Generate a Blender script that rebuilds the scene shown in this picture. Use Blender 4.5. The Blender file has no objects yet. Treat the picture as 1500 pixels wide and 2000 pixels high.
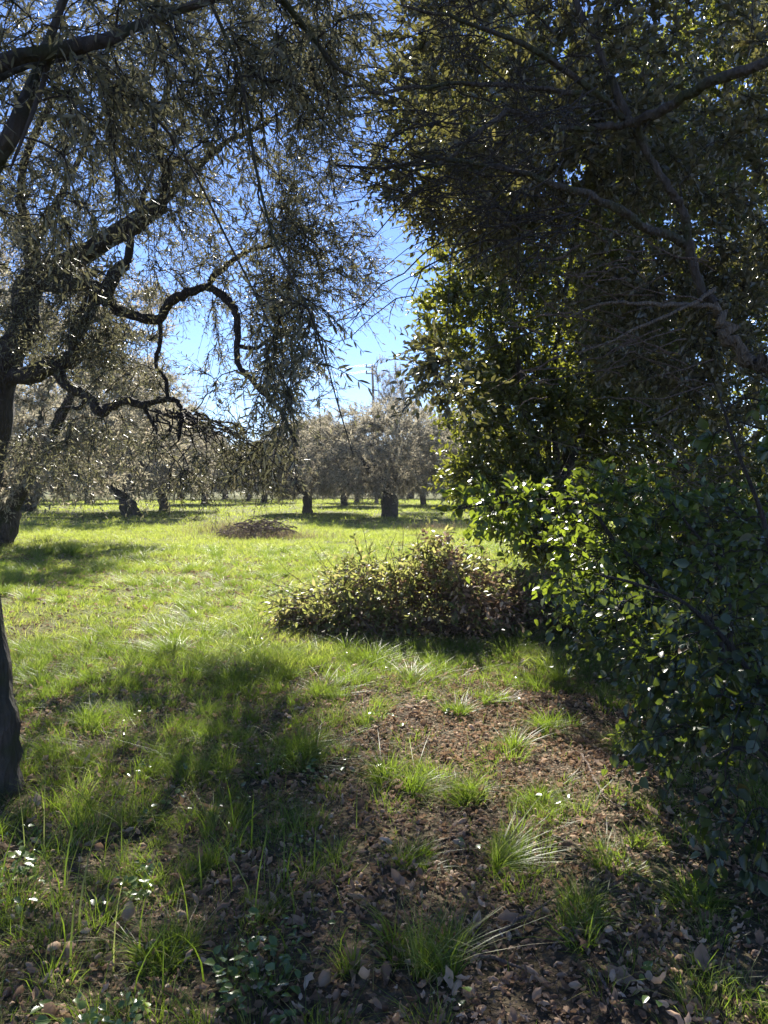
import bpy, math, time
import numpy as np
T0 = time.time()
R = math.radians
sc = bpy.context.scene
COL = sc.collection
rng = np.random.default_rng(11)

# ------------------------------------------------------------------ camera, sky, sun, exposure
F = 1450.0; CH = 1.5; PITCH = math.atan(50 / F)
cam = bpy.data.objects.new('camera', bpy.data.cameras.new('camera')); COL.objects.link(cam); sc.camera = cam
cam.location = (0, 0, CH); cam.rotation_euler = (R(90) - PITCH, 0, 0)
cam.data.sensor_fit = 'VERTICAL'; cam.data.sensor_height = 24; cam.data.lens = 24 * F / 2000
cam.data.clip_start = .05; cam.data.clip_end = 2000

SUN_EL, SUN_AZ = 35.0, -7.0
world = bpy.data.worlds.new('World'); sc.world = world; world.use_nodes = True
wn = world.node_tree
sky = wn.nodes.new('ShaderNodeTexSky'); sky.sky_type = 'NISHITA'; sky.sun_disc = False
sky.sun_elevation = R(SUN_EL); sky.sun_rotation = R(SUN_AZ)
sky.air_density = 1.0; sky.dust_density = .02; sky.ozone_density = 6.0; sky.altitude = 500
tint = wn.nodes.new('ShaderNodeMix'); tint.data_type = 'RGBA'; tint.blend_type = 'MULTIPLY'; tint.inputs[0].default_value = 1; tint.inputs[7].default_value = (1.0, .93, 1.06, 1)
wn.links.new(sky.outputs[0], tint.inputs[6]); wn.links.new(tint.outputs[2], wn.nodes['Background'].inputs[0])
wn.nodes['Background'].inputs[1].default_value = .060
sl = bpy.data.lights.new('sun', 'SUN'); sl.energy = 5.0; sl.angle = R(.5); sl.color = (1, .94, .84)
so = bpy.data.objects.new('sun', sl); COL.objects.link(so)
so.rotation_euler = (R(90 - SUN_EL), 0, R(180 - SUN_AZ)); so.location = (0, 0, 20)
sc.view_settings.view_transform = 'Standard'; sc.view_settings.look = 'None'
sc.view_settings.exposure = 1.75; sc.view_settings.gamma = 1
cy = sc.cycles
cy.max_bounces = 6; cy.diffuse_bounces = 3; cy.glossy_bounces = 2; cy.transmission_bounces = 4
cy.transparent_max_bounces = 4; cy.use_denoising = True; cy.sample_clamp_indirect = 6; cy.sample_clamp_direct = 5
cy.caustics_reflective = False; cy.caustics_refractive = False

# ------------------------------------------------------------------ small maths
def nrm(v): return v / np.maximum(np.linalg.norm(v, axis=-1, keepdims=True), 1e-9)
def U(a, b, n=None): return rng.uniform(a, b, n)
def at(px, py, D):                       # a pixel of the photograph and a distance -> a point of the place
    u, v = (px - 750) / F, -(py - 1000) / F
    c, s = math.cos(PITCH), math.sin(PITCH)
    d = np.array([u, c + v * s, -s + v * c]); return np.array([0, 0, CH]) + d * (D / d[1])
def vnoise(x, y, seed=0):
    x = np.asarray(x, float); y = np.asarray(y, float)
    xi = np.floor(x).astype(np.int64); yi = np.floor(y).astype(np.int64); fx = x - xi; fy = y - yi
    fx = fx * fx * (3 - 2 * fx); fy = fy * fy * (3 - 2 * fy)
    def h(i, j):
        n = (i * 374761393 + j * 668265263 + seed * 974634777) & 0xffffffff
        n = ((n ^ (n >> 13)) * 1274126177) & 0xffffffff
        return ((n ^ (n >> 16)) & 0xffff) / 65535.
    return (h(xi, yi) * (1 - fx) + h(xi + 1, yi) * fx) * (1 - fy) + (h(xi, yi + 1) * (1 - fx) + h(xi + 1, yi + 1) * fx) * fy
def fbm(x, y, seed=0): return .55 * vnoise(x, y, seed) + .3 * vnoise(x * 2.1 + 5, y * 2.1, seed + 1) + .15 * vnoise(x * 4.3, y * 4.3 + 9, seed + 2)
def gz(x, y):                            # height of the ground
    x = np.asarray(x, float); y = np.asarray(y, float)
    near = np.clip((y + 4) / 6, 0, 1)
    z = .05 * (fbm(x * 1.3, y * 1.3, 3) - .5) + .10 * (fbm(x * .33, y * .33, 8) - .5) * near
    z = z + .15 * np.exp(-(((x + 6) / 2.5) ** 2 + ((y - 9.5) / 2.5) ** 2))
    z = z + .35 * (fbm(x * .05, y * .05, 21) - .5) * np.clip((y - 15) / 30, 0, 1)
    return z

# ------------------------------------------------------------------ mesh building
class Acc:
    def __init__(s): s.v = []; s.f = []; s.n = 0
    def add(s, v, fs):
        v = np.asarray(v, np.float32).reshape(-1, 3)
        for f in fs: s.f.append(np.asarray(f, np.int64) + s.n)
        s.v.append(v); s.n += len(v)
    def build(s, name, mat, parent=None, smooth=True):
        V = np.concatenate(s.v); me = bpy.data.meshes.new(name)
        me.vertices.add(len(V)); me.vertices.foreach_set('co', V.ravel())
        idx = np.concatenate([f.ravel() for f in s.f]).astype(np.int32)
        ln = np.concatenate([np.full(len(f), f.shape[1]) for f in s.f])
        st = np.concatenate([[0], np.cumsum(ln)[:-1]]).astype(np.int32)
        me.loops.add(len(idx)); me.loops.foreach_set('vertex_index', idx)
        me.polygons.add(len(ln)); me.polygons.foreach_set('loop_start', st)
        me.polygons.foreach_set('use_smooth', np.full(len(ln), smooth))
        me.update(calc_edges=True); me.materials.append(mat)
        o = bpy.data.objects.new(name, me); COL.objects.link(o); o.parent = parent
        return o
def stamp(acc, tv, tf, P, X, Y, Z, sc_, wid=None):     # one template, many places
    n, k = len(P), len(tv); sc_ = np.broadcast_to(sc_, (n,)); wid = np.ones(n) if wid is None else wid
    v = P[:, None] + sc_[:, None, None] * (tv[None, :, 0:1] * X[:, None] + (tv[None, :, 1:2] * wid[:, None, None]) * Y[:, None] + tv[None, :, 2:3] * Z[:, None])
    off = (np.arange(n) * k)[:, None, None]
    acc.add(v.reshape(-1, 3), [(np.asarray(f)[None] + off).reshape(-1, len(f[0])) for f in tf])
def tubes(acc, L, r, sides=4, lump=0.):
    L = np.asarray(L, float); n, k, _ = L.shape; r = np.broadcast_to(r, (n, k))
    t = nrm(np.gradient(L, axis=1)); o = nrm(L[:, -1] - L[:, 0] + 1e-6)
    ref = np.where(np.abs(o[:, 2:3]) < .8, np.array([[0, 0, 1.]]), np.array([[1., 0, 0]])); ref = np.broadcast_to(ref[:, None], t.shape)
    u = nrm(np.cross(t, ref) + 1e-9); w = np.cross(t, u)
    a = np.arange(sides) * 2 * np.pi / sides
    rr = r[:, :, None] * (1 + (lump * (rng.random((n, k, sides)) - .5) if lump else 0) + 0 * a)
    v = L[:, :, None] + rr[..., None] * (np.cos(a)[:, None] * u[:, :, None] + np.sin(a)[:, None] * w[:, :, None])
    i = np.arange(k - 1)[:, None] * sides; j = np.arange(sides)[None]; j2 = (j + 1) % sides
    q = np.stack([i + j, i + j2, i + sides + j2, i + sides + j], -1).reshape(-1, 4)
    off = (np.arange(n) * k * sides)[:, None, None]
    caps = np.arange(sides)[None] + (k - 1) * sides
    acc.add(v.reshape(-1, 3), [(q[None] + off).reshape(-1, 4), (caps[None] + off).reshape(-1, sides)])
def smooth_line(P, per=5, wob=0.):
    P = np.asarray(P, float)
    if len(P) == 2: P = np.array([P[0], (P[0] + P[1]) / 2, P[1]])
    Q = np.vstack([2 * P[0] - P[1], P, 2 * P[-1] - P[-2]]); out = []
    for i in range(len(P) - 1):
        a, b, c, d = Q[i:i + 4]
        for t in np.arange(per) / per:
            out.append(.5 * ((2 * b) + (c - a) * t + (2 * a - 5 * b + 4 * c - d) * t * t + (3 * b - a - 3 * c + d) * t ** 3))
    out.append(P[-1]); out = np.array(out)
    if wob: out[1:-1] += rng.normal(0, wob, (len(out) - 2, 3))
    return out
def limb_mesh(acc, line, r0, r1, sides=10, gnarl=.12, flare=0., fz=.4):
    k = len(line); t = np.linspace(0, 1, k); r = r0 + (r1 - r0) * t
    r = r * (1 + gnarl * (vnoise(t * k * .35 + U(0, 99), t * 0, 5) - .5) * 2 + gnarl * .8 * (rng.random(k) > .88))
    if flare: r = r * (1 + flare * np.exp(-(line[:, 2] - line[0, 2]) / fz))
    r[-1] *= .55
    tubes(acc, line[None], r[None], sides, gnarl * 1.3); return r

def leaf(kind):
    if kind == 'lance': st = [(0, .0), (.30, .095), (.65, .09), (1, 0)]; cur = -.10
    elif kind == 'oval': st = [(0, .0), (.28, .20), (.65, .19), (1, 0)]; cur = -.14
    elif kind == 'broad': st = [(0, .0), (.30, .33), (.65, .27), (1, 0)]; cur = -.14
    (x1, w1), (x2, w2) = st[1], st[2]; fold = .35
    c = lambda x: cur * (x * x)
    v = [(0, 0, 0), (x1, -w1, c(x1) + w1 * fold), (x1, 0, c(x1)), (x1, w1, c(x1) + w1 * fold),
         (x2, -w2, c(x2) + w2 * fold), (x2, 0, c(x2)), (x2, w2, c(x2) + w2 * fold), (1, 0, c(1))]
    return np.array(v, float), [[(0, 1, 2), (0, 2, 3), (4, 7, 5), (5, 7, 6)], [(1, 4, 5, 2), (2, 5, 6, 3)]]
LEAF = {k: leaf(k) for k in ('lance', 'oval', 'broad')}
LEAF['far'] = (np.array([(0, 0, 0), (.5, -.13, .03), (1, 0, -.05), (.5, .13, .03)], float), [[(0, 1, 2, 3)]])
LEAF['fat'] = (np.array([(0, 0, 0), (.45, -.27, .08), (1, 0, -.08), (.45, .27, .08)], float), [[(0, 1, 2, 3)]])

def curled():                            # dead leaf: 7 stations x 5 across, curled both ways, wavy rim
    xs = np.linspace(0, 1, 7); ws = np.array([.0, .15, .23, .25, .21, .12, .0]); v = []
    for i, (x, w) in enumerate(zip(xs, ws)):
        for j, t in enumerate((-1, -.5, 0, .5, 1)):
            y = t * w * (1 + .12 * math.sin(i * 2.3 + t)); v.append((x - .25 * x * x * .4, y, .42 * (x - .45) ** 2 * 1.6 - .1 + .55 * w * abs(t) ** 1.6 * (1 + .4 * math.sin(i * 1.9 + t * 2)) + .015 * math.sin(i * 3.1 + j)))
    f = [(i * 5 + j, i * 5 + j + 1, i * 5 + j + 6, i * 5 + j + 5) for i in range(6) for j in range(4)]
    v = np.array(v); v[:, 2] *= 1.5; return v, [f]
LEAF['dead'] = curled()
# ------------------------------------------------------------------ materials
def mat(name):
    m = bpy.data.materials.new(name); m.use_nodes = True; n = m.node_tree.nodes; n.clear()
    return m, n, m.node_tree.links
def ramp(n, stops, interp='LINEAR'):
    r = n.new('ShaderNodeValToRGB'); r.color_ramp.interpolation = interp; e = r.color_ramp.elements
    while len(e) < len(stops): e.new(.5)
    for el, (p, c) in zip(e, stops): el.position = p; el.color = (*c, 1)
    return r
def leaf_mat(name, stops, under=None, trans=(.3, .4, .05), tf=.4, rough=.42, spec=.5, patch=None):
    m, n, l = mat(name); geo = n.new('ShaderNodeNewGeometry')
    rp = ramp(n, stops); l.new(geo.outputs['Random Per Island'], rp.inputs[0]); col = rp.outputs[0]
    tint = n.new('ShaderNodeTexNoise'); tint.inputs['Scale'].default_value = 1.3 if not patch else patch[0]
    tc = n.new('ShaderNodeTexCoord'); l.new(tc.outputs['Object'], tint.inputs['Vector'])
    mr = n.new('ShaderNodeMapRange'); mr.inputs[1].default_value = .3; mr.inputs[2].default_value = .7
    mr.inputs[3].default_value = .7; mr.inputs[4].default_value = 1.3; l.new(tint.outputs[0], mr.inputs[0])
    hs = n.new('ShaderNodeHueSaturation'); l.new(mr.outputs[0], hs.inputs['Value']); l.new(col, hs.inputs['Color']); col = hs.outputs[0]
    if patch:
        mp = n.new('ShaderNodeMapRange'); mp.inputs[1].default_value = .52; mp.inputs[2].default_value = .66; l.new(tint.outputs[0], mp.inputs[0])
        mx0 = n.new('ShaderNodeMix'); mx0.data_type = 'RGBA'; mf = n.new('ShaderNodeMath'); mf.operation = 'MULTIPLY'; mf.inputs[1].default_value = patch[2]
        l.new(mp.outputs[0], mf.inputs[0]); l.new(mf.outputs[0], mx0.inputs[0]); l.new(col, mx0.inputs[6]); mx0.inputs[7].default_value = (*patch[1], 1); col = mx0.outputs[2]
    top = col
    if under:
        mx = n.new('ShaderNodeMix'); mx.data_type = 'RGBA'; l.new(geo.outputs['Backfacing'], mx.inputs[0])
        l.new(col, mx.inputs[6]); mx.inputs[7].default_value = (*under, 1); top = mx.outputs[2]
    p = n.new('ShaderNodeBsdfPrincipled'); l.new(top, p.inputs['Base Color']); p.inputs['Roughness'].default_value = rough
    p.inputs['Specular IOR Level'].default_value = spec
    tr = n.new('ShaderNodeBsdfTranslucent')
    mt = n.new('ShaderNodeMix'); mt.data_type = 'RGBA'; mt.inputs[0].default_value = .55; l.new(col, mt.inputs[6]); mt.inputs[7].default_value = (*trans, 1)
    l.new(mt.outputs[2], tr.inputs[0])
    ms = n.new('ShaderNodeMixShader'); ms.inputs[0].default_value = tf; l.new(p.outputs[0], ms.inputs[1]); l.new(tr.outputs[0], ms.inputs[2])
    o = n.new('ShaderNodeOutputMaterial'); l.new(ms.outputs[0], o.inputs[0]); return m
def bark_mat(name, a, b, moss=None, scale=14):
    m, n, l = mat(name); tc = n.new('ShaderNodeTexCoord'); mp = n.new('ShaderNodeMapping'); mp.inputs['Scale'].default_value = (1, 1, .28)
    l.new(tc.outputs['Object'], mp.inputs[0])
    ns = n.new('ShaderNodeTexNoise'); ns.inputs['Scale'].default_value = scale; ns.inputs['Detail'].default_value = 8; ns.inputs['Roughness'].default_value = .7
    l.new(mp.outputs[0], ns.inputs[0]); vo = n.new('ShaderNodeTexVoronoi'); vo.inputs['Scale'].default_value = scale * 2.2; l.new(mp.outputs[0], vo.inputs[0])
    rp = ramp(n, [(.3, a), (.7, b)]); l.new(ns.outputs[0], rp.inputs[0]); col = rp.outputs[0]
    if moss:
        n2 = n.new('ShaderNodeTexNoise'); n2.inputs['Scale'].default_value = 4; l.new(tc.outputs['Object'], n2.inputs[0])
        r2 = ramp(n, [(.48, (0, 0, 0)), (.62, (1, 1, 1))]); l.new(n2.outputs[0], r2.inputs[0])
        mx = n.new('ShaderNodeMix'); mx.data_type = 'RGBA'; l.new(r2.outputs[0], mx.inputs[0]); l.new(col, mx.inputs[6]); mx.inputs[7].default_value = (*moss, 1); col = mx.outputs[2]
    p = n.new('ShaderNodeBsdfPrincipled'); l.new(col, p.inputs['Base Color']); p.inputs['Roughness'].default_value = .9
    ad = n.new('ShaderNodeMath'); l.new(ns.outputs[0], ad.inputs[0]); l.new(vo.outputs['Distance'], ad.inputs[1])
    bp = n.new('ShaderNodeBump'); bp.inputs['Strength'].default_value = .9; bp.inputs['Distance'].default_value = .06
    l.new(ad.outputs[0], bp.inputs['Height']); l.new(bp.outputs[0], p.inputs['Normal'])
    o = n.new('ShaderNodeOutputMaterial'); l.new(p.outputs[0], o.inputs[0]); return m

M = {}
M['olive_bark'] = bark_mat('olive_bark', (.02, .017, .013), (.13, .11, .09), (.05, .055, .02))
M['dark_bark'] = bark_mat('dark_olive_bark', (.018, .015, .012), (.075, .062, .05), None, 20)
M['twig'] = bark_mat('twig_bark', (.03, .025, .02), (.09, .075, .06), None, 30)
M['pale_bark'] = bark_mat('pale_bark', (.06, .048, .035), (.30, .24, .17), None, 26)
M['deadwood'] = bark_mat('deadwood', (.12, .085, .065), (.34, .25, .19), None, 40)
M['olive_leaf'] = leaf_mat('olive_leaf', [(0, (.055, .06, .03)), (.5, (.09, .09, .045)), (.85, (.14, .125, .06)), (1, (.22, .16, .08))],
                           under=(.20, .20, .15), trans=(.29, .28, .14), tf=.36, rough=.42, spec=.35)
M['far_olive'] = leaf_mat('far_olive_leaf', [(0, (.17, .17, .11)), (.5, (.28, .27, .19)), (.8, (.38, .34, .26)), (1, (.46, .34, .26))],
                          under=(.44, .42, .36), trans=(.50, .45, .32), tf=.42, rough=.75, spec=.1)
M['oak_leaf'] = leaf_mat('evergreen_leaf', [(0, (.025, .045, .015)), (.6, (.05, .08, .022)), (.93, (.10, .12, .03)), (1, (.22, .16, .05))],
                         under=(.10, .12, .06), trans=(.48, .50, .04), tf=.38, rough=.33, spec=.8)
M['khaki_leaf'] = leaf_mat('evergreen_leaf_khaki', [(0, (.04, .05, .022)), (.6, (.07, .075, .035)), (.9, (.12, .115, .05)), (1, (.22, .16, .07))],
                         under=(.15, .14, .09), trans=(.36, .34, .08), tf=.28, rough=.33, spec=1.0)
M['shaded_laurel'] = leaf_mat('shaded_laurel_leaf', [(0, (.015, .028, .012)), (.6, (.028, .05, .017)), (.95, (.05, .075, .02)), (1, (.2, .1, .05))],  # laurel leaf colours darkened to stand in for shade at the right edge
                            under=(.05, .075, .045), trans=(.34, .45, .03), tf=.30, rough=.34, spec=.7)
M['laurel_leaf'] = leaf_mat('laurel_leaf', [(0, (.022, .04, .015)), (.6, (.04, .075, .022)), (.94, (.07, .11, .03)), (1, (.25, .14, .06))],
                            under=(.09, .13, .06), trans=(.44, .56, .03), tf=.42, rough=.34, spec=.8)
M['wilt_leaf'] = leaf_mat('wilting_leaf', [(0, (.08, .12, .035)), (.5, (.15, .19, .06)), (.72, (.26, .23, .10)), (1, (.50, .36, .21))],
                          under=(.2, .18, .10), trans=(.50, .52, .12), tf=.5, rough=.42)
M['dry_leaf'] = leaf_mat('dry_leaf', [(0, (.13, .08, .05)), (.45, (.31, .205, .13)), (.85, (.45, .32, .21)), (1, (.60, .47, .34))],
                         trans=(.42, .28, .16), tf=.22, rough=.75, spec=.12)
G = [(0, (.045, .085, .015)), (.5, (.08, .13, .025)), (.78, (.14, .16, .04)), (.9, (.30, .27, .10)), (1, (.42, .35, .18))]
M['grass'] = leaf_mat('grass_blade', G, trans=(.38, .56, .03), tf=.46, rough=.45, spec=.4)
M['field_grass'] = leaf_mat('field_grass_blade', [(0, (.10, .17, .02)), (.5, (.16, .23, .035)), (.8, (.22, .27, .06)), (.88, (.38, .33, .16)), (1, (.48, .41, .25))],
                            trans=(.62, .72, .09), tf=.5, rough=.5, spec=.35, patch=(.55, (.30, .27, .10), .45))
M['dry_grass'] = leaf_mat('dry_grass_blade', [(0, (.15, .11, .06)), (1, (.34, .27, .18))], trans=(.3, .24, .12), tf=.35, rough=.85, spec=.05)
M['herb'] = leaf_mat('herb_leaf', [(0, (.06, .10, .025)), (.7, (.11, .17, .04)), (1, (.22, .28, .05))], under=(.12, .17, .09), trans=(.35, .5, .06), tf=.3, rough=.27, spec=.7)
def ground_mat():
    m, n, l = mat('soil_and_turf'); tc = n.new('ShaderNodeTexCoord')
    def noise(s, d=6):
        a = n.new('ShaderNodeTexNoise'); a.inputs['Scale'].default_value = s; a.inputs['Detail'].default_value = d; l.new(tc.outputs['Object'], a.inputs[0]); return a
    n1, n2 = noise(1.2), noise(26, 8)
    soil = ramp(n, [(.3, (.035, .026, .019)), (.55, (.085, .062, .046)), (.75, (.17, .13, .10))]); l.new(n2.outputs[0], soil.inputs[0])
    turf = ramp(n, [(.3, (.05, .06, .015)), (.55, (.13, .14, .04)), (.75, (.26, .22, .10))]); l.new(n2.outputs[0], turf.inputs[0])
    sx = n.new('ShaderNodeSeparateXYZ'); l.new(tc.outputs['Object'], sx.inputs[0])
    mr = n.new('ShaderNodeMapRange'); mr.inputs[1].default_value = 6; mr.inputs[2].default_value = 9; l.new(sx.outputs[1], mr.inputs[0])
    ad = n.new('ShaderNodeMath'); ad.operation = 'MULTIPLY_ADD'; l.new(n1.outputs[0], ad.inputs[0]); ad.inputs[1].default_value = .8; ad.use_clamp = True
    sb = n.new('ShaderNodeMath'); sb.operation = 'SUBTRACT'; sb.inputs[1].default_value = .25; l.new(mr.outputs[0], sb.inputs[0]); l.new(sb.outputs[0], ad.inputs[2])
    mx = n.new('ShaderNodeMix'); mx.data_type = 'RGBA'; l.new(ad.outputs[0], mx.inputs[0]); l.new(soil.outputs[0], mx.inputs[6]); l.new(turf.outputs[0], mx.inputs[7])
    p = n.new('ShaderNodeBsdfPrincipled'); l.new(mx.outputs[2], p.inputs['Base Color']); p.inputs['Roughness'].default_value = .95; p.inputs['Specular IOR Level'].default_value = .1
    bp = n.new('ShaderNodeBump'); bp.inputs['Strength'].default_value = 1; bp.inputs['Distance'].default_value = .04; l.new(n2.outputs[0], bp.inputs['Height']); l.new(bp.outputs[0], p.inputs['Normal'])
    o = n.new('ShaderNodeOutputMaterial'); l.new(p.outputs[0], o.inputs[0]); return m

def tag(o, label=None, cat=None, group=None, kind=None):
    if label: o['label'] = label
    if cat: o['category'] = cat
    if group: o['group'] = group
    if kind: o['kind'] = kind
    return o
def empty(name, loc, label, cat, group=None):
    o = bpy.data.objects.new(name, None); COL.objects.link(o); o.location = tuple(float(c) for c in loc); o.empty_display_size = .2
    return tag(o, label, cat, group)
class Rel(Acc):                          # geometry given in world space, stored relative to the thing's base
    def __init__(s, base): super().__init__(); s.base = np.asarray(base, float)
    def add(s, v, fs): super().add(np.asarray(v).reshape(-1, 3) - s.base, fs)

# ------------------------------------------------------------------ ground
gx = np.concatenate([-np.geomspace(12, 250, 30)[::-1], np.arange(-11.8, 11.9, .2), np.geomspace(12, 250, 30)])
gy = np.concatenate([-np.geomspace(6, 60, 10)[::-1], np.arange(-5.8, 20, .2), np.geomspace(20, 300, 50)])
GX, GY = np.meshgrid(gx, gy); GZ = gz(GX, GY); a = Acc(); w_ = len(gx)
i = (np.arange(len(gy) - 1)[:, None] * w_ + np.arange(w_ - 1)[None]).ravel()
a.add(np.stack([GX, GY, GZ], -1), [np.stack([i, i + 1, i + 1 + w_, i + w_], -1)])
tag(a.build('ground', ground_mat()), kind='structure')

# ------------------------------------------------------------------ growing trees
def grow(nodes, targets, r_tip=.0035, k=6, wig=.06, sag=0., cap=.03):
    """nodes: (P, r) of the limbs; each target gets a curved branch from its nearest node. Returns lines, radii."""
    P = np.array(nodes[0], float); Rr = np.array(nodes[1], float)
    d0 = np.array([np.min(((P - t) ** 2).sum(1)) for t in targets]); order = np.argsort(d0)
    buf = np.zeros((len(P) + len(targets) * (k - 1), 3)); rb = np.zeros(len(buf)); n = len(P); buf[:n] = P; rb[:n] = Rr
    L = []; RR = []
    for j in order:
        t = targets[j]; dd = ((buf[:n] - t) ** 2).sum(1) * (1 + 0 * rb[:n]); q = int(np.argmin(dd)); p = buf[q]; dist = math.sqrt(dd[q])
        s = np.linspace(0, 1, k)[:, None]; ln = p + (t - p) * s
        arc = np.sin(s * np.pi) * dist
        ln = ln + arc * (rng.normal(0, wig * 1.3, 3)) ; ln[:, 2] += (arc * (.14 - sag))[:, 0]
        ln[1:-1] += rng.normal(0, wig * .35 * dist, (k - 2, 3))
        r0 = min(rb[q] * .75, cap, .004 + .012 * dist); r = np.linspace(r0, r_tip, k)
        L.append(ln); RR.append(r); buf[n:n + k - 1] = ln[1:]; rb[n:n + k - 1] = r[1:]; n += k - 1
    return np.array(L), np.array(RR)
def sprigs(tips, dirs, ntw, Ln, nleaf, size, bias=(0, 0, .2), spread=.8, droop=0., pair=True, ang=.8, wide=(.8, 1.2), up=.6):
    n = len(tips) * ntw; o = np.repeat(tips, ntw, 0); d = nrm(np.repeat(dirs, ntw, 0) + rng.normal(0, spread, (n, 3)) * .7 + np.array(bias))
    o = o - d * U(0, .25, (n, 1)) * Ln[0]
    L = U(*Ln, n); k = 5; s = np.linspace(0, 1, k)[None, :, None]; bend = rng.normal(0, .18, (n, 1, 3))
    ln = o[:, None] + d[:, None] * s * L[:, None, None] + bend * s ** 2 * L[:, None, None]
    ln[:, :, 2] -= (droop * s ** 2 * L[:, None, None])[:, :, 0]
    m = nleaf; t = (np.tile((np.arange(m) + .6) / m, (n, 1)) if not pair else np.tile((np.arange(m) // 2 + .7) / (m / 2), (n, 1))) + rng.normal(0, .02, (n, m)); t = np.clip(t, .05, 1)
    x = t * (k - 1); i0 = np.clip(x.astype(int), 0, k - 2); fr = (x - i0)[..., None]; rows = np.arange(n)[:, None]
    p = ln[rows, i0] * (1 - fr) + ln[rows, i0 + 1] * fr; td = nrm(ln[rows, i0 + 1] - ln[rows, i0])
    sd = nrm(np.cross(td, rng.normal(0, 1, (n, m, 3)))); 
    if pair: sd[:, 1::2] = -sd[:, 0::2][:, :sd[:, 1::2].shape[1]] + rng.normal(0, .15, sd[:, 1::2].shape)
    X = nrm(td * math.cos(ang) + sd * math.sin(ang) + rng.normal(0, .2, td.shape))
    Z = rng.normal(0, .6, X.shape) + np.array([0, 0, up]); Z = nrm(Z - (Z * X).sum(-1, keepdims=True) * X); Y = np.cross(Z, X)
    keep = rng.random((n, m)) < .86
    f = lambda q: q[keep]
    S = U(size[0], size[1], (n, m)) * (1 - .25 * np.abs(t - .5) * 2)
    return ln, (f(p), f(X), f(Y), f(Z), f(S), U(wide[0], wide[1], int(keep.sum())))
def blob(px, py, D, rx, ry, rz, n, shell=.35):   # crown volume: centre at a pixel and distance, radii in metres (x, depth, height)
    c = at(px, py, D); v = nrm(rng.normal(0, 1, (n, 3))); r = U(shell, 1, (n, 1)) ** .6
    return c + v * r * np.array([rx, ry, rz])
def resample(lines, step=.08):
    P = []; Rr = []
    for l, r in lines: P.append(l); Rr.append(r)
    return np.concatenate(P), np.concatenate(Rr)

class Tree:
    def __init__(s, name, label, cat, base, barkm, group=None):
        s.base = np.array(base, float); s.root = empty(name, base, label, cat, group); s.bark = barkm; s.nodes = []; s.rs = 1.; s.wob = .0
    def limb(s, pts, r0, r1, name='limb', label=None, sides=10, gnarl=.12, flare=0, wob=0., parent=None, m=None, per=5):
        ln = smooth_line(pts, per, wob + s.wob * (r0 < .3) * min(1, r0 / .08)); a = Rel(s.base); r = limb_mesh(a, ln, r0 * s.rs, r1 * s.rs, sides, gnarl, flare)
        o = a.build(name, m or s.bark, parent or s.root)
        if label: o['label'] = label
        s.nodes.append((ln, r)); return o
    def crown(s, targets, twm, lfm, leafk, centre, tw, growkw={}, tri=4, twr=.0022, cname='crown', ls=None):
        P, Rr = resample(s.nodes); L, RR = grow((P, Rr), targets, **growkw)
        ab = Rel(s.base); big = RR[:, 0] > .012
        if big.any(): tubes(ab, L[big], RR[big], 6)
        if (~big).any(): tubes(ab, L[~big], RR[~big], tri)
        tips = L[:, -1]; d = nrm(nrm(tips - L[:, 0]) + .5 * nrm(tips - np.array(centre)))
        tl, lf = sprigs(tips, d, **tw); tubes(ab, tl, np.linspace(twr * 1.2, twr * .5, 5)[None], 3)
        ab.build('branchwork', twm, s.root)
        al = Rel(s.base); stamp(al, *LEAF[leafk], *lf)
        s.nleaf = len(lf[0]); return al.build(cname, lfm, s.root)

# ---- near olive: trunk at the left edge, boughs overhead
N = Tree('olive_tree', 'nearest olive, dark mossy trunk at left edge with long leaves hanging overhead', 'olive tree', (at(-22, 1555, 3.6)[0], 3.6, gz(-1.9, 3.6) - .04), M['olive_bark'])
b = N.base
def A(*t): return [at(*q) for q in t]
N.limb([b] + A((-24, 1450, 3.6), (-28, 1300, 3.62), (-48, 1150, 3.65), (-85, 950, 3.6), (-130, 720, 3.5)), .115, .10, 'trunk', flare=.5)
N.limb(A((-130, 720, 3.5), (-120, 560, 3.3), (-60, 420, 3.1), (0, 300, 3.0), (30, 250, 3.0), (52, 190, 3.05), (76, 130, 3.1), (110, 40, 3.2), (150, -80, 3.3)), .05, .014)
N.limb(A((-125, 600, 3.4), (-160, 400, 3.0), (-110, 220, 2.8), (0, 125, 2.8), (100, 100, 2.85), (200, 80, 2.9), (260, 54, 3.0), (320, 30, 3.05), (410, 0, 3.1), (520, -40, 3.2), (650, -110, 3.3)), .038, .010)
N.limb(A((-110, 240, 2.8), (0, 152, 2.9), (70, 125, 3.0), (150, 108, 3.1), (200, 84, 3.2)), .016, .006)
N.limb(A((100, 100, 2.85), (85, 160, 2.9), (60, 230, 2.8), (20, 330, 2.8)), .012, .005)
N.limb(A((520, -40, 3.2), (600, 60, 3.3), (655, 130, 3.3), (690, 150, 3.3)), .014, .006)
N.limb(A((410, 0, 3.1), (470, 150, 3.2), (500, 330, 3.2), (540, 480, 3.1), (600, 600, 3.0), (635, 700, 3.0), (660, 790, 3.0), (690, 890, 3.0)), .008, .002)
tg = np.vstack([blob(120, 60, 3.2, .75, .8, .45, 75), blob(430, -20, 3.4, .6, .7, .35, 75), blob(600, 30, 3.5, .25, .5, .3, 26), blob(80, 260, 3.0, .35, .4, .4, 26), blob(250, 200, 3.4, .5, .5, .3, 30),
                blob(300, -400, 3.8, 1.4, 1.5, .5, 95), blob(560, 140, 3.4, .3, .35, .3, 20), blob(575, 700, 3.0, .13, .2, .3, 14), blob(560, 560, 3.1, .2, .25, .2, 5), blob(440, 330, 3.2, .25, .3, .35, 4)])
N.limb(A((110, 40, 3.2), (330, 260, 3.3), (450, 480, 3.3), (520, 620, 3.2), (560, 720, 3.1), (590, 800, 3.0)), .007, .002, 'branch', sides=6)
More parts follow.
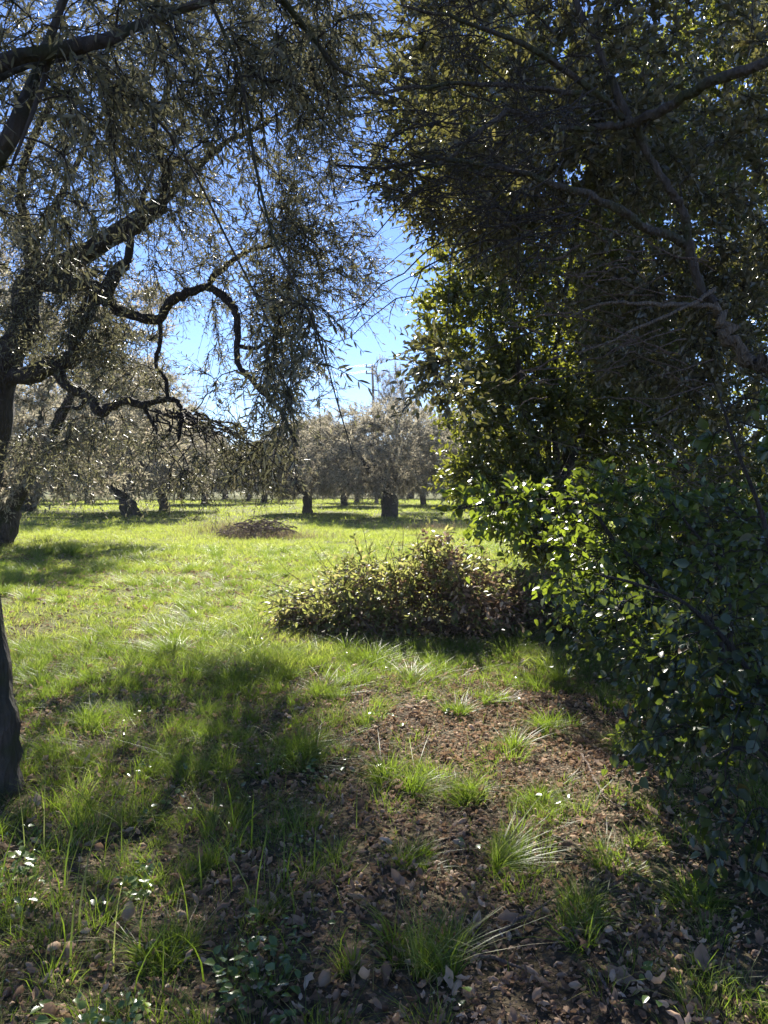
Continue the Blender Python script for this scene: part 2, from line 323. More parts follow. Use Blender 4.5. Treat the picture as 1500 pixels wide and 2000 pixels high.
tg = tg[tg[:, 1] > 2.45]
N.crown(tg, M['twig'], M['olive_leaf'], 'lance', b + np.array([0, 0, 3.2]), dict(ntw=4, Ln=(.16, .34), nleaf=14, size=(.045, .07), bias=(0, 0, -.45), droop=.35), dict(sag=.1, cap=.014))
nl = {'N': N.nleaf}

# ---- big middle olive with the crooked limbs
x0, y0 = at(-80, 1180, 9.4)[0], 9.4
Mo = Tree('olive_tree', 'large old olive with crooked looping limbs and a leaning dark trunk, left of the meadow', 'olive tree', (x0, y0, gz(x0, y0) - .06), M['dark_bark'])
b = Mo.base; D = 9.4; Mo.rs = .60; Mo.wob = .007
trunk = Mo.limb([b] + A((-62, 1050, D), (-38, 940, D), (-16, 840, D), (0, 740, D), (18, 690, D), (50, 640, D), (50, 575, D), (66, 530, D)), .42, .24, 'trunk', flare=.4, sides=16)
Mo.limb(A((58, 560, D), (100, 532, D - .1), (160, 498, D - .3), (240, 450, D - .6), (285, 420, D - .7), (318, 396, D - .8)), .24, .15)
Mo.limb(A((66, 540, D), (64, 500, D), (60, 470, D + .1)), .19, .15)
Mo.limb(A((316, 398, D - .8), (325, 340, D - .9), (300, 250, D - 1.1), (330, 160, D - 1.3), (300, 80, D - 1.5)), .10, .03)
Mo.limb(A((318, 396, D - .8), (370, 340, D - .9), (440, 280, D - 1.1), (520, 240, D - 1.3), (600, 180, D - 1.4)), .08, .02)
Mo.limb(A((60, 470, D), (40, 380, D), (60, 280, D - .2), (110, 180, D - .5), (120, 80, D - .8)), .11, .03)
Mo.limb(A((64, 480, D), (110, 400, D + .3), (160, 300, D + .6), (210, 200, D + .8)), .10, .03)
Mo.limb(A((60, 560, D), (120, 556, D - .2), (172, 556, D - .4), (204, 566, D - .5), (220, 598, D - .6), (248, 610, D - .7), (280, 622, D - .8), (312, 622, D - .9), (332, 590, D - 1), (372, 570, D - 1.1), (408, 562, D - 1.1),
            (440, 582, D - 1.2), (460, 610, D - 1.3), (466, 650, D - 1.3), (463, 706, D - 1.4), (488, 738, D - 1.5), (512, 766, D - 1.6), (545, 800, D - 1.6), (562, 835, D - 1.6), (582, 872, D - 1.7)), .13, .025)
Mo.limb(A((20, 735, D), (62, 732, D - .2), (100, 712, D - .3), (130, 705, D - .4), (148, 690, D - .5), (152, 645, D - .6), (180, 592, D - .7), (208, 566, D - .8), (226, 532, D - .8), (248, 512, D - .9)), .20, .12)
Mo.limb(A((132, 705, D - .4), (116, 726, D - .5), (132, 754, D - .6), (172, 774, D - .7), (196, 806, D - .8), (216, 794, D - .8), (248, 782, D - .9), (280, 792, D - 1), (296, 784, D - 1), (332, 780, D - 1.1), (348, 788, D - 1.1), (354, 815, D - 1.1), (348, 862, D - 1.2)), .13, .03)
Mo.limb(A((280, 790, D - 1), (292, 815, D - 1), (308, 842, D - 1.1)), .05, .025)
Mo.limb(A((312, 626, D - .9), (314, 662, D - .9), (304, 714, D - 1), (324, 742, D - 1), (327, 780, D - 1.1)), .045, .035)
Mo.limb(A((168, 778, D - .6), (155, 796, D - .6), (120, 797, D - .6), (105, 820, D - .6)), .05, .02)
Mo.limb(A((408, 566, D - 1.1), (412, 548, D - 1.1), (440, 522, D - 1.2), (480, 492, D - 1.3), (560, 470, D - 1.4), (620, 430, D - 1.5)), .07, .015)
Mo.limb(A((466, 676, D - 1.3), (500, 680, D - 1.4), (516, 670, D - 1.5), (550, 648, D - 1.6), (600, 640, D - 1.7)), .04, .014)
Mo.limb(A((248, 512, D - .9), (262, 440, D - 1), (300, 330, D - 1.2)), .08, .03)
for q in range(30):
    x1 = 345 + U(-60, 40); ex = 290 + q * 10 + U(-25, 25); ey = U(880, 990)
    Mo.limb(A((x1, 795 + U(0, 20), D - 1.1), ((x1 * .55 + ex * .45), 840 + U(-15, 10), D - 1.2 + U(-.4, .4)), (ex - 8, ey - 60, D - 1.3 + U(-.6, .4)), (ex, ey, D - 1.3 + U(-.6, .4))), .018, .005, 'branch', sides=5, wob=.025)
tg = np.vstack([blob(100, 250, D - .6, 1.6, 1.3, 1.5, 400), blob(420, 200, D - 1.2, 1.7, 1.3, 1.4, 430), blob(330, 430, D - 1, 2.0, 1.2, 1.0, 330),
                blob(560, 330, D - 1.4, .6, 1.0, 1.4, 34), blob(640, 560, D - 1.7, .45, .6, .4, 14), blob(600, 520, D - 1.5, .8, .8, .6, 120), blob(380, 660, D - 1.1, 1.5, .7, .75, 150), blob(330, 590, D - .9, 1.3, 1.0, .7, 170),
                blob(130, 600, D - .4, 1.0, .8, .9, 90), blob(580, 40, D - 1.5, .6, 1.0, .9, 50), blob(240, 870, D - 1.1, 1.4, .7, .38, 80), blob(440, 890, D - 1.3, .8, .5, .4, 60), blob(560, 760, D - 1.6, .5, .4, .5, 30)])
tg = tg[fbm(tg[:, 0] * 1.5 + tg[:, 1] * .4, (tg[:, 2] + .7 * tg[:, 1]) * 1.5, 55) + U(-.08, .08, len(tg)) > .38]
ppx = 750 + F * tg[:, 0] / tg[:, 1]; ppy = 950 - F * (tg[:, 2] - CH) / tg[:, 1]
tg = tg[~((ppx > 590) & (ppy > 560) & (rng.random(len(tg)) < .8))]
Mo.crown(tg, M['twig'], M['olive_leaf'], 'lance', b + np.array([2, 0, 4.5]), dict(ntw=6, Ln=(.28, .6), nleaf=13, size=(.055, .085), bias=(0, 0, -.1), droop=.25), dict(cap=.022, r_tip=.005), twr=.003)
nl['M'] = Mo.nleaf

# ---- right: leaning evergreen with pale bark
x0, y0 = at(1600, 1340, 5.6)[0], 5.6
DK = M['olive_bark']  # darker bark for the upper limbs puts their shade into the colour
R1 = Tree('evergreen_tree', 'dark evergreen tree leaning in from the right, pale patched bark and small glossy leaves', 'tree', (x0, y0, gz(x0, y0) - .05), M['pale_bark'])
b = R1.base; D = 5.4; R1.wob = .018
R1.limb([b] + A((1595, 1150, D), (1570, 950, D), (1545, 800, D), (1505, 715, D), (1470, 703, D), (1438, 678, D), (1408, 632, D), (1396, 590, D)), .085, .034, 'trunk', flare=.4, sides=12)
R1.limb(A((1396, 592, D), (1366, 560, D), (1345, 480, D - .05), (1335, 412, D - .1), (1308, 368, D - .2), (1266, 300, D - .2), (1240, 240, D - .3), (1215, 228, D - .3), (1180, 195, D - .4), (1075, 172, D - .5), (900, 165, D - .8), (750, 176, D - 1), (660, 160, D - 1.1)), .036, .007, m=DK)
R1.limb(A((1240, 240, D - .3), (1300, 210, D - .5), (1400, 155, D - .8), (1500, 122, D - 1), (1640, 60, D - 1.2)), .034, .03, m=DK)
R1.limb(A((1235, 240, D - .3), (1190, 248, D - .3), (1140, 250, D - .4), (1050, 243, D - .6), (1000, 216, D - .7), (930, 262, D - .8), (880, 310, D - .8), (800, 330, D - .9), (640, 322, D - 1.1)), .025, .006, m=DK)
R1.limb(A((1345, 480, D), (1250, 436, D - .3), (1150, 382, D - .5), (1070, 356, D - .7), (975, 326, D - .8), (850, 312, D - 1), (740, 330, D - 1.1)), .035, .006, m=DK)
R1.limb(A((1405, 605, D), (1370, 596, D - .1), (1310, 597, D - .3), (1230, 592, D - .5), (1180, 594, D - .6), (1100, 622, D - .7)), .022, .006)
R1.limb(A((1395, 565, D), (1340, 600, D - .3), (1245, 640, D - .5), (1200, 664, D - .6), (1120, 690, D - .7)), .016, .005)
R1.limb(A((1100, 622, D - .7), (1010, 660, D - .6), (930, 690, D - .5), (860, 735, D - .4), (815, 765, D - .4)), .006, .002, 'branch', sides=6, m=DK)
R1.limb(A((1180, 195, D - .4), (1050, 100, D - .6), (900, 40, D - .9), (780, 10, D - 1)), .022, .006, m=DK)
R1.limb(A((1266, 300, D - .2), (1180, 120, D - .1), (1100, -60, D), (1000, -300, D + .2)), .03, .012, m=DK)
for q in range(60):
    px = U(1060, 1400); py = U(430, 800); an = U(-.5, .7) + math.pi; L_ = U(60, 190); dd = D - U(-.3, .8)
    pts = A((px, py, dd), (px + math.cos(an) * L_ * .5, py + math.sin(an) * L_ * .5 + U(-15, 15), dd - .1), (px + math.cos(an) * L_, py + math.sin(an) * L_ + U(-20, 30), dd - U(0, .3)))
    if q == 0: ab = Rel(b)
    tubes(ab, smooth_line(pts, 3, .008)[None], np.linspace(.006, .0015, 7)[None], 4)
bt = ab.build('branch', M['deadwood'], R1.root)
ab = Rel(b)
for q in range(75):                     # long dark whippy branches reaching left over the gap
    y_ = U(-40, 470); x_ = U(850, 1200); L_ = U(140, 420); an = U(-.75, .75) + (y_ - 220) / 900; dd = D - U(.3, 1.3)
    ex, ey = x_ - L_ * math.cos(an), y_ + L_ * math.sin(an) + 10; pts = A((x_, y_, dd), ((x_ + ex) / 2, (y_ + ey) / 2 + U(-25, 15), dd - .15), (ex, ey, dd - U(0, .5)))
    ln_ = smooth_line(pts, 4, .022); tubes(ab, ln_[None], np.linspace(.006, .0015, len(ln_))[None], 4)
    for z_ in range(5):
        k_ = int(U(2, len(ln_) - 2)); d_ = nrm(ln_[k_ + 1] - ln_[k_] + rng.normal(0, .05, 3)); e_ = ln_[k_] + (d_ * .8 + nrm(rng.normal(0, 1, 3)) * .6) * U(.15, .4)
        tubes(ab, np.array([[ln_[k_], (ln_[k_] + e_) / 2 + rng.normal(0, .012, 3), e_]]), np.array([[.0035, .0025, .0014]]), 3)
ab.build('branch', M['twig'], R1.root); bt['label'] = 'bare pale dead twigs hanging under the crown'
tg = np.vstack([blob(1000, 200, 6.0, 1.3, 1.4, 1.0, 260), blob(1350, 150, 6.0, 1.1, 1.3, 1.1, 230), blob(1250, 450, 6.6, 1.3, 1.0, .8, 120),
                blob(960, 40, 6.4, .7, 1.2, .7, 90), blob(1100, -350, 6.2, 2.2, 1.8, .8, 95), blob(1350, -900, 3.6, 1.5, 1.6, .5, 50), np.array([3.0, 1.0, 4.0]) + rng.normal(0, .6, (50, 3)) * [1.6, 1.6, .8], blob(950, 380, 6.2, .8, .9, .45, 90), blob(1480, 650, 6.6, .6, .8, 1.0, 80), blob(1320, 640, 6.6, .75, .7, .75, 150), blob(865, 735, 5.0, .15, .25, .2, 15)])  # overhead volumes nearest the camera are unseen crown, added to darken the shrubs below
tg = tg[~((tg[:, 1] < 3.9) & (np.abs(tg[:, 0]) < .62 * tg[:, 1] + .9) & (tg[:, 2] < 1.5 + .8 * tg[:, 1] + .8))]
R1.crown(tg, M['twig'], M['khaki_leaf'], 'oval', b + np.array([-1.5, 0, 3.5]), dict(ntw=5, Ln=(.18, .38), nleaf=12, size=(.05, .085), bias=(-.1, 0, 0), droop=.2, pair=False), dict(cap=.018))
nl['R1'] = R1.nleaf

# ---- right, behind: tall evergreen catching the sun on its left flank
def simple_tree(name, label, cat, x, y, trunk_h, r, crown, barkm, twm, lfm, leafk, tw, nl_=5, growkw={}, group=None, stems=1, **kw):
    t = Tree(name, label, cat, (x, y, gz(x, y) - .05), barkm, group); b = t.base
    for s_ in range(stems):
        o = b + (np.array([U(-.25, .25), U(-.2, .2), 0]) if stems > 1 else 0); c = np.array([*crown[s_ % len(crown)][:3]])
        top = o + np.array([U(-.15, .15), U(-.15, .15), trunk_h])
        t.limb([o, o + (top - o) * .5 + rng.normal(0, .05, 3), top], r, r * .75, 'trunk' if stems == 1 else 'stem', flare=.35, sides=9)
        for q in range(nl_):
            c = crown[q % len(crown)]; e = np.array(c[:3]) + rng.normal(0, .45, 3) * np.array(c[3:6])
            t.limb([top - np.array([0, 0, .06 * r]), top + (e - top) * .4 + rng.normal(0, .08, 3) * np.linalg.norm(e - top), e], r * .55, r * .12, 'limb', sides=7)
    tg = []
    for cx, cy_, cz, rx, ry, rz, n in crown:
        v = nrm(rng.normal(0, 1, (n, 3))); tg.append(np.array([cx, cy_, cz]) + v * (U(.3, 1, (n, 1)) ** .6) * np.array([rx, ry, rz]))
    t.crown(np.vstack(tg), twm, lfm, leafk, b + np.array([0, 0, trunk_h + 1]), tw, growkw, **kw); nl[label[:12]] = t.nleaf
    return t
def C(px, py, D, *r): p = at(px, py, D); return (*p, *r)
simple_tree('evergreen_tree', 'tall evergreen behind the brush pile with yellow-green sunlit leaves on its left flank', 'tree', at(1080, 1150, 11)[0], 11, 1.2, .14,
            [C(960, 600, 10.5, .95, 1.2, 1.3, 190), C(1080, 300, 10.8, 1.9, 1.4, 1.7, 330), C(1000, 800, 10.5, .9, 1.0, .7, 110), C(930, 150, 11, 1.0, 1.2, 2.0, 190), C(1150, 750, 11, 1.2, 1.1, 1.3, 150), C(980, 930, 10.4, .7, .8, .45, 80), C(1080, 1010, 10.3, .8, .7, .45, 90)],
            M['olive_bark'], M['twig'], M['oak_leaf'], 'oval', dict(ntw=5, Ln=(.28, .55), nleaf=13, size=(.08, .13), bias=(0, 0, 0), droop=.1, pair=False), nl_=8, growkw=dict(cap=.03, r_tip=.005), twr=.004)
simple_tree('evergreen_tree', 'very dark dense evergreen filling the right background behind the bare twigs', 'tree', at(1380, 1130, 12.5)[0], 12.5, 1.4, .16,
            [C(1300, 500, 12, 1.9, 1.1, 1.9, 330), C(1500, 700, 11.5, 1.8, 1.1, 2.2, 280), C(1250, 850, 12, 1.5, .9, 1.2, 170), C(1400, 200, 12.5, 2.5, 1.3, 1.7, 280), C(1420, 1000, 11.5, 1.7, .9, .8, 120), C(1180, 640, 12.2, .9, .8, 1.3, 150), C(1470, 100, 12.0, 1.6, 1.0, 1.6, 150)],
            M['olive_bark'], M['twig'], M['oak_leaf'], 'fat', dict(ntw=5, Ln=(.3, .6), nleaf=13, size=(.09, .14), bias=(0, 0, 0), droop=.1, pair=False), nl_=8, growkw=dict(cap=.03, r_tip=.005), twr=.004)

# ---- right: shrubs
x0, y0 = at(1420, 1330, 5.0)[0], 5.0
S1 = Tree('laurel_shrub', 'laurel shrub with a spray of bright backlit leaves on top, right of the brush pile', 'shrub', (x0, y0, gz(x0, y0) - .03), M['twig'])
b = S1.base; D = 4.6
S1.limb([b] + A((1400, 1230, D), (1320, 1180, D), (1240, 1100, D), (1196, 1052, D), (1172, 1016, D), (1148, 984, D), (1110, 975, D - .1), (1030, 978, D - .2), (950, 985, D - .3), (890, 995, D - .3)), .022, .004, 'stem', sides=7)
S1.limb([b] + A((1420, 1150, D + .2), (1340, 1020, D + .2), (1280, 940, D + .2)), .02, .005, 'stem', sides=7)
S1.limb([b] + A((1380, 1200, D + .4), (1260, 1150, D + .3), (1180, 1120, D + .3), (1100, 1110, D + .3)), .018, .005, 'stem', sides=7)
S1.limb(A((1240, 1100, D), (1180, 1090, D - .2), (1120, 1080, D - .3), (1060, 1060, D - .4)), .008, .003, 'branch', sides=6)
tg = np.vstack([blob(1225, 985, D + .2, .36, .4, .28, 55), blob(1260, 1150, D + .2, .42, .4, .32, 75), blob(1150, 1110, D, .28, .35, .22, 34), blob(1020, 990, D - .2, .40, .25, .13, 34), blob(1400, 1050, D + .4, .5, .4, .4, 60), blob(1330, 1300, D, .3, .4, .25, 36)])
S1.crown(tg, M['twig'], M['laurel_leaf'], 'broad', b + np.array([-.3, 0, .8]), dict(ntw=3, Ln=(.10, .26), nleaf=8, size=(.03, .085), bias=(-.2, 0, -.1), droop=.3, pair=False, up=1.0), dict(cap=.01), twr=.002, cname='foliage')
x0, y0 = at(1530, 1560, 3.3)[0], 3.3
S2 = Tree('laurel_shrub', 'nearest laurel shrub at the right edge, shaded bluish dark leaves hanging to the ground', 'shrub', (x0, y0, gz(x0, y0) - .03), M['twig'])
b = S2.base; D = 3.2
S2.limb([b] + A((1500, 1400, D), (1440, 1280, D), (1340, 1180, D), (1240, 1140, D), (1160, 1120, D)), .018, .004, 'stem', sides=7)
S2.limb([b] + A((1530, 1300, D), (1500, 1050, D), (1440, 880, D), (1400, 760, D)), .018, .004, 'stem', sides=7)
S2.limb([b] + A((1500, 1480, D - .2), (1440, 1460, D - .4), (1390, 1480, D - .6)), .010, .003, 'stem', sides=7)
tg = np.vstack([blob(1290, 1230, D + .3, .30, .35, .22, 26), blob(1400, 1330, D, .28, .4, .26, 34), blob(1180, 1180, D + .5, .16, .3, .14, 10), blob(1460, 1180, D, .25, .4, .4, 28), blob(1440, 1560, D - .5, .12, .2, .12, 8), blob(1500, 1450, D - .4, .16, .3, .25, 16), blob(1470, 900, D, .2, .3, .3, 9), blob(1300, 1400, D, .16, .25, .12, 8)])
S2.crown(tg, M['twig'], M['shaded_laurel'], 'broad', b + np.array([-.3, 0, .8]), dict(ntw=3, Ln=(.12, .3), nleaf=9, size=(.025, .08), bias=(-.15, 0, -.35), droop=.4, pair=False, up=.6), dict(cap=.008), twr=.002, cname='foliage')
x0, y0 = at(1400, 1230, 7.4)[0], 7.4
simple_tree('thicket_shrub', 'tangled thicket of thin stems and dull leaves behind the laurel on the right', 'shrub', x0, y0, .3, .03,
            [C(1350, 1080, 7.3, .7, .7, .55, 110), C(1480, 1000, 7.2, .8, .8, .8, 130), C(1250, 1180, 7.2, .5, .5, .3, 50), C(1500, 1250, 6, .8, .8, .4, 70)],
            M['twig'], M['twig'], M['oak_leaf'], 'oval', dict(ntw=6, Ln=(.2, .5), nleaf=10, size=(.05, .09), bias=(-.1, 0, .1), droop=.1, pair=False), nl_=6, growkw=dict(cap=.01), stems=3, cname='foliage')
TH = bpy.data.objects['thicket_shrub']; ab = Rel(TH.location)
for q in range(150):
    px, py, dd = U(1150, 1480), U(880, 1120), U(6.0, 7.2); an = U(-.6, .9); L_ = U(60, 200); c_ = U(-50, 20)
    ln_ = smooth_line(A((px, py, dd), (px - L_ * .5, py + c_ + L_ * .5 * math.sin(an), dd - .1), (px - L_, py + L_ * math.sin(an), dd)), 4, .006); tubes(ab, ln_[None], np.linspace(.004, .0015, len(ln_))[None], 3)
ab.build('branch', M['deadwood'], TH)['label'] = 'bare pale wiry stems'
print('trees', nl, round(time.time() - T0, 1))

# ------------------------------------------------------------------ olives across the meadow
def make_olive(seed, H, W, r, lean=0., ncl=620):
    global rng
    keep = rng; rng = np.random.default_rng(seed)
    root = empty('olive_tree', (0, 0, 0), 'x', 'olive tree'); a = Acc(); nodes = []
    th = U(1.0, 1.5); top = np.array([lean, 0, th]); ln = smooth_line([np.zeros(3) - [0, 0, .1], top * [.35, 1, .5] + rng.normal(0, .04, 3), top], 4)
    r_ = limb_mesh(a, ln, r, r * .85, 10, .2, .35); nodes.append((ln, r_))
    for q in range(5):
        an = q * 1.26 + U(-.4, .4); e = top + np.array([math.cos(an) * W * U(.2, .36), math.sin(an) * W * U(.2, .36), (H - th) * U(.35, .75)])
        ln = smooth_line([top - [0, 0, .1], top + (e - top) * .45 + rng.normal(0, .15, 3), e], 4); nodes.append((ln, limb_mesh(a, ln, r * .5, r * .1, 7, .15)))
    a.build('trunk', M['olive_bark'], root)
    c = np.array([lean, 0, th + (H - th) * .45]); v = nrm(rng.normal(0, 1, (ncl, 3))); rad = U(.25, 1, (ncl, 1)) ** .55
    rad *= .82 + .36 * vnoise(v[:, :1] * 3 + seed, v[:, 1:2] * 3 + v[:, 2:] * 2, seed)
    tg = c + v * rad * np.array([W / 2, W / 2, (H - th) * .56]); tg = tg[tg[:, 2] > 1.3]
    P, Rr = resample(nodes); L, RR = grow((P, Rr), tg, cap=.04, r_tip=.009); ab = Acc(); tubes(ab, L, RR, 4)
    tips = L[:, -1]; tl, lf = sprigs(tips, nrm(tips - c), 8, (.35, .85), 22, (.12, .19), bias=(0, 0, 0.05), droop=.08, pair=False)
    tubes(ab, tl, np.linspace(.006, .003, 5)[None], 3); ab.build('branchwork', M['twig'], root)
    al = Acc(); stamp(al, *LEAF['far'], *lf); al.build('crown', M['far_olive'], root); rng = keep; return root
protos = [make_olive(1, 5.3, 7.6, .38), make_olive(2, 5.0, 5.2, .3), make_olive(3, 7.4, 8.2, .40, -.5), make_olive(4, 5.4, 6.2, .25, .4)]
trees = [(760, 1013, 0, 1, 0, 'broad olive with a thick dark trunk right of centre in the meadow'),
         (600, 1004, 1, 1, 2, 'upright olive with one dark trunk forking low, left of the broad one in mid meadow'),
         (672, 991, 1, .9, 1, 'smaller olive standing between and behind the two central olives'),
         (262, 1009, 2, 1, .5, 'grey leaning olive trunk under the drooping twigs on the left'),
         (322, 999, 3, 1.15, 3, 'twisted dark olive just right of the grey leaning trunk'),
         (48, 1001, 2, 1, 3.4, 'olive with trunk slanting up to the right near the left edge'),
         (828, 989, 3, .95, 2, 'thin-stemmed olive right behind the broad central one'),
         (696, 984, 3, 1.0, 5, 'slim olive with a pale stem far behind the central gap'),
         (516, 984, 1, 1.0, 4, 'olive with thin dark stem left of the upright central olive, behind the branch heap'),
         (910, 994, 2, .9, 1, 'olive half hidden by the hanging laurel branch on the right'),
         (-22, 1064, 2, 1.05, 3.3, 'olive just behind the large old one, trunk base at the left edge'),
         (485, 979, 3, 1, 0, 'slim far olive stem just left of the dark-stemmed olive behind the branch heap'), (440, 976, 0, .9, 1, 'wide far olive whose short trunk stands left of the branch heap'), (400, 986, 1, 1.1, 2, 'mid distance olive between the twisted dark olive and the branch heap'), (175, 984, 0, 1, 3, 'thick far olive left of the grey leaning trunk, under hanging twigs'), (130, 978, 1, 1.1, 4, 'upright far olive right of the slanting trunk near the left edge'),
         (10, 984, 0, 1.1, 5, 'broad olive at the extreme left edge in the farthest row'), (560, 974, 2, 1, .7, 'leaning far olive seen between the branch heap and the upright central olive'), (640, 972, 0, 1, 1.9, 'wide far olive in the gap right of the upright central olive'), (740, 973, 1, 1.1, 2.2, 'narrow far olive directly behind the broad central olive'), (800, 974, 2, 1, 4.1, 'leaning far olive just right of the broad central trunk'), (870, 976, 0, 1, 5.1, 'wide far olive left of the one half hidden by laurel'), (980, 984, 1, 1.2, 3.1, 'olive seen through the hanging laurel branch, nearest its middle'),
         (350, 974, 2, 1, 2.5, 'tall far olive behind the twisted dark olive'), (230, 975, 3, 1.2, 1.5, 'thin far olive just left behind the grey leaning trunk'), (70, 975, 1, 1.2, .5, 'narrow far olive behind the slanting trunk at left'), (1080, 985, 3, 1.2, .5, 'thin olive glimpsed through the laurel leaves, farthest right'), (1060, 976, 0, 1.1, 2, 'wide far olive showing through the laurel between two others')]
used = set()
for px, py, k, s, rz, lab in trees:
    D = (CH * F) / (py - 950); x = (px - 750) / F * D; src = protos[k]
    if k in used:
        o = src.copy(); COL.objects.link(o)
        for ch in src.children:
            c = ch.copy(); COL.objects.link(c); c.parent = o
    else: o = src; used.add(k)
    o.location = (x, D, float(gz(x, D)) - .05); o.rotation_euler = (0, 0, rz); o.scale = (s, s, s); o['label'] = lab; o['group'] = 'olive trees across the meadow'
# slender taller tree behind, by the pole
simple_tree('slender_tree', 'slender pale tree rising in front of the utility pole above the olive crowns', 'tree', at(772, 990, 48)[0], 48, 2.2, .12,
            [C(772, 800, 48, 1.6, 1.3, 1.3, 70), C(768, 760, 48, .9, .8, 1.4, 50), C(740, 730, 48, .35, .35, .8, 14)],
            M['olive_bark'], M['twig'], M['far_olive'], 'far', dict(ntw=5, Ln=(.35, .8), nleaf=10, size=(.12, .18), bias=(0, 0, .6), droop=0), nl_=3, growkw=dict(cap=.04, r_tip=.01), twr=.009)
# far wood closing the grove
n = 2600; D = U(88, 125, n); x = U(-.66, .66, n) * D * 1.15; h = 4.0 + 2.2 * fbm(x * .12, D * .05, 4); z = U(0.2, 1, n) ** .8 * h
cl = np.stack([x, D, z], -1); P = np.repeat(cl, 16, 0) + rng.normal(0, .7, (n * 16, 3)); X = nrm(rng.normal(0, 1, P.shape)); Z = nrm(np.cross(X, rng.normal(0, 1, P.shape))); Y = np.cross(Z, X)
a = Acc(); stamp(a, *LEAF['fat'], P, X, Y, Z, U(.35, .7, len(P)))
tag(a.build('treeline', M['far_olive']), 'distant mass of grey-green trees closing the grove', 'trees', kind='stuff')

# ------------------------------------------------------------------ utility pole and wires
def pm(name, c, rough=.6):
    m, n, l = mat(name); p = n.new('ShaderNodeBsdfPrincipled'); p.inputs['Base Color'].default_value = (*c, 1); p.inputs['Roughness'].default_value = rough
    ns = n.new('ShaderNodeTexNoise'); ns.inputs['Scale'].default_value = 8; bp = n.new('ShaderNodeBump'); bp.inputs['Strength'].default_value = .2; l.new(ns.outputs[0], bp.inputs['Height']); l.new(bp.outputs[0], p.inputs['Normal'])
    o = n.new('ShaderNodeOutputMaterial'); l.new(p.outputs[0], o.inputs[0]); return m
M['conc'] = pm('weathered_concrete', (.30, .26, .22), .9); M['insul'] = pm('brown_insulator', (.12, .05, .03), .3); M['wire'] = pm('wire', (.03, .03, .03), .5)
pb = at(736, 980, 62); pb[2] = gz(pb[0], 62); pt = at(727, 714, 62)
pr = empty('utility_pole', pb, 'tall leaning utility pole rising behind the slender tree', 'pole')
a = Rel(pb); tubes(a, np.linspace(pb, pt, 6)[None], np.linspace(.15, .09, 6)[None], 12); a.build('shaft', M['conc'], pr)
a = Rel(pb); ca = [pt + (pb - pt) * f for f in (.015, .06)]
for c in ca: a = Rel(pb); tubes(a, np.linspace(c + [-.55, -.16, .0], c + [.25, -.16, 0], 3)[None], np.full((1, 3), .05), 6); a.build('crossarm', M['conc'], pr)
ends = []
for c in ca:
    for dx in (-.5, .2):
        p = c + np.array([dx, -.16, .05]); ends.append(p + [0, 0, .2]); a = Rel(pb); tubes(a, np.linspace(p, p + [0, 0, .22], 5)[None], np.array([[.03, .07, .035, .06, .02]]), 8); a.build('insulator', M['insul'], pr)
wl = ['upper front wire', 'upper rear wire', 'lower front wire', 'lower rear wire']
for e, w in zip(ends, wl):
    far = e + np.array([-46, 9, -1.0]); t = np.linspace(0, 1, 24)[:, None]; ln = e + (far - e) * t; ln[:, 2] -= (4 * 1.3 * t * (1 - t))[:, 0]
    a = Acc(); tubes(a, ln[None], .014, 4); tag(a.build('power_line', M['wire']), 'thin %s sagging leftward from the utility pole' % w, 'wire', 'wires on the utility pole')

# ------------------------------------------------------------------ grass
def blades(acc, P, H, Wd, lean, stations=3, dirs=None):
    n = len(P); an = U(0, 2 * np.pi, n); d = np.stack([np.cos(an), np.sin(an), 0 * an], -1) if dirs is None else dirs
    fa = an + U(.8, 2.3, n); side = np.stack([np.cos(fa), np.sin(fa), 0 * an], -1)
    s = np.linspace(0, 1, stations); v = []
    for i, t in enumerate(s):
        c = P + np.array([0, 0, 1.]) * (H * (t - .28 * lean * t * t))[:, None] + d * (H * lean * t ** 1.8)[:, None]
        w = Wd * (1 - t ** 1.6) * .5
        if i < stations - 1: v += [c - side * w[:, None], c + side * w[:, None]]
        else: v += [c]
    v = np.stack(v, 1); k = v.shape[1]; q = [(2 * i, 2 * i + 1, 2 * i + 3, 2 * i + 2) for i in range(stations - 2)]; t_ = [(2 * stations - 4, 2 * stations - 3, 2 * stations - 2)]
    off = (np.arange(n) * k)[:, None, None]; acc.add(v.reshape(-1, 3), [(np.array(q)[None] + off).reshape(-1, 4), (np.array(t_)[None] + off).reshape(-1, 3)])
def tufts(acc, c, nb, rad, H, W, lean=(.3, 1.2), stations=3):   # c (n,2)
    n = len(c); nb = np.broadcast_to(nb, (n,)).astype(int); idx = np.repeat(np.arange(n), nb); m = len(idx)
    an = U(0, 2 * np.pi, m); rr = rad[idx] * np.sqrt(U(0, 1, m)); x = c[idx, 0] + np.cos(an) * rr; y = c[idx, 1] + np.sin(an) * rr
    dv = an + rng.normal(0, 1.0, m); tb = rng.normal(0, .45, (n, 2)); d = np.stack([np.cos(dv) + tb[idx, 0], np.sin(dv) + tb[idx, 1], 0 * dv], -1); h = H[idx] * (.75 + .5 * rng.random(n))[idx] * U(.3, 1.15, m)
    ln = (lean[0] + (lean[1] - lean[0]) * (rr / np.maximum(rad[idx], 1e-4))) * U(.5, 1.2, m)
    blades(acc, np.stack([x, y, gz(x, y) - .01], -1), h, U(W * .6, W * 1.3, m), ln, stations, d)
def wedge(d0, d1, n, pw=1., side=1.3):
    D = d0 + (d1 - d0) * U(0, 1, n * 2) ** pw; D = D[rng.random(len(D)) < (D * .56 + side) / (d1 * .56 + side)]
    return np.stack([U(-1, 1, len(D)) * (D * .56 + side), D], -1)
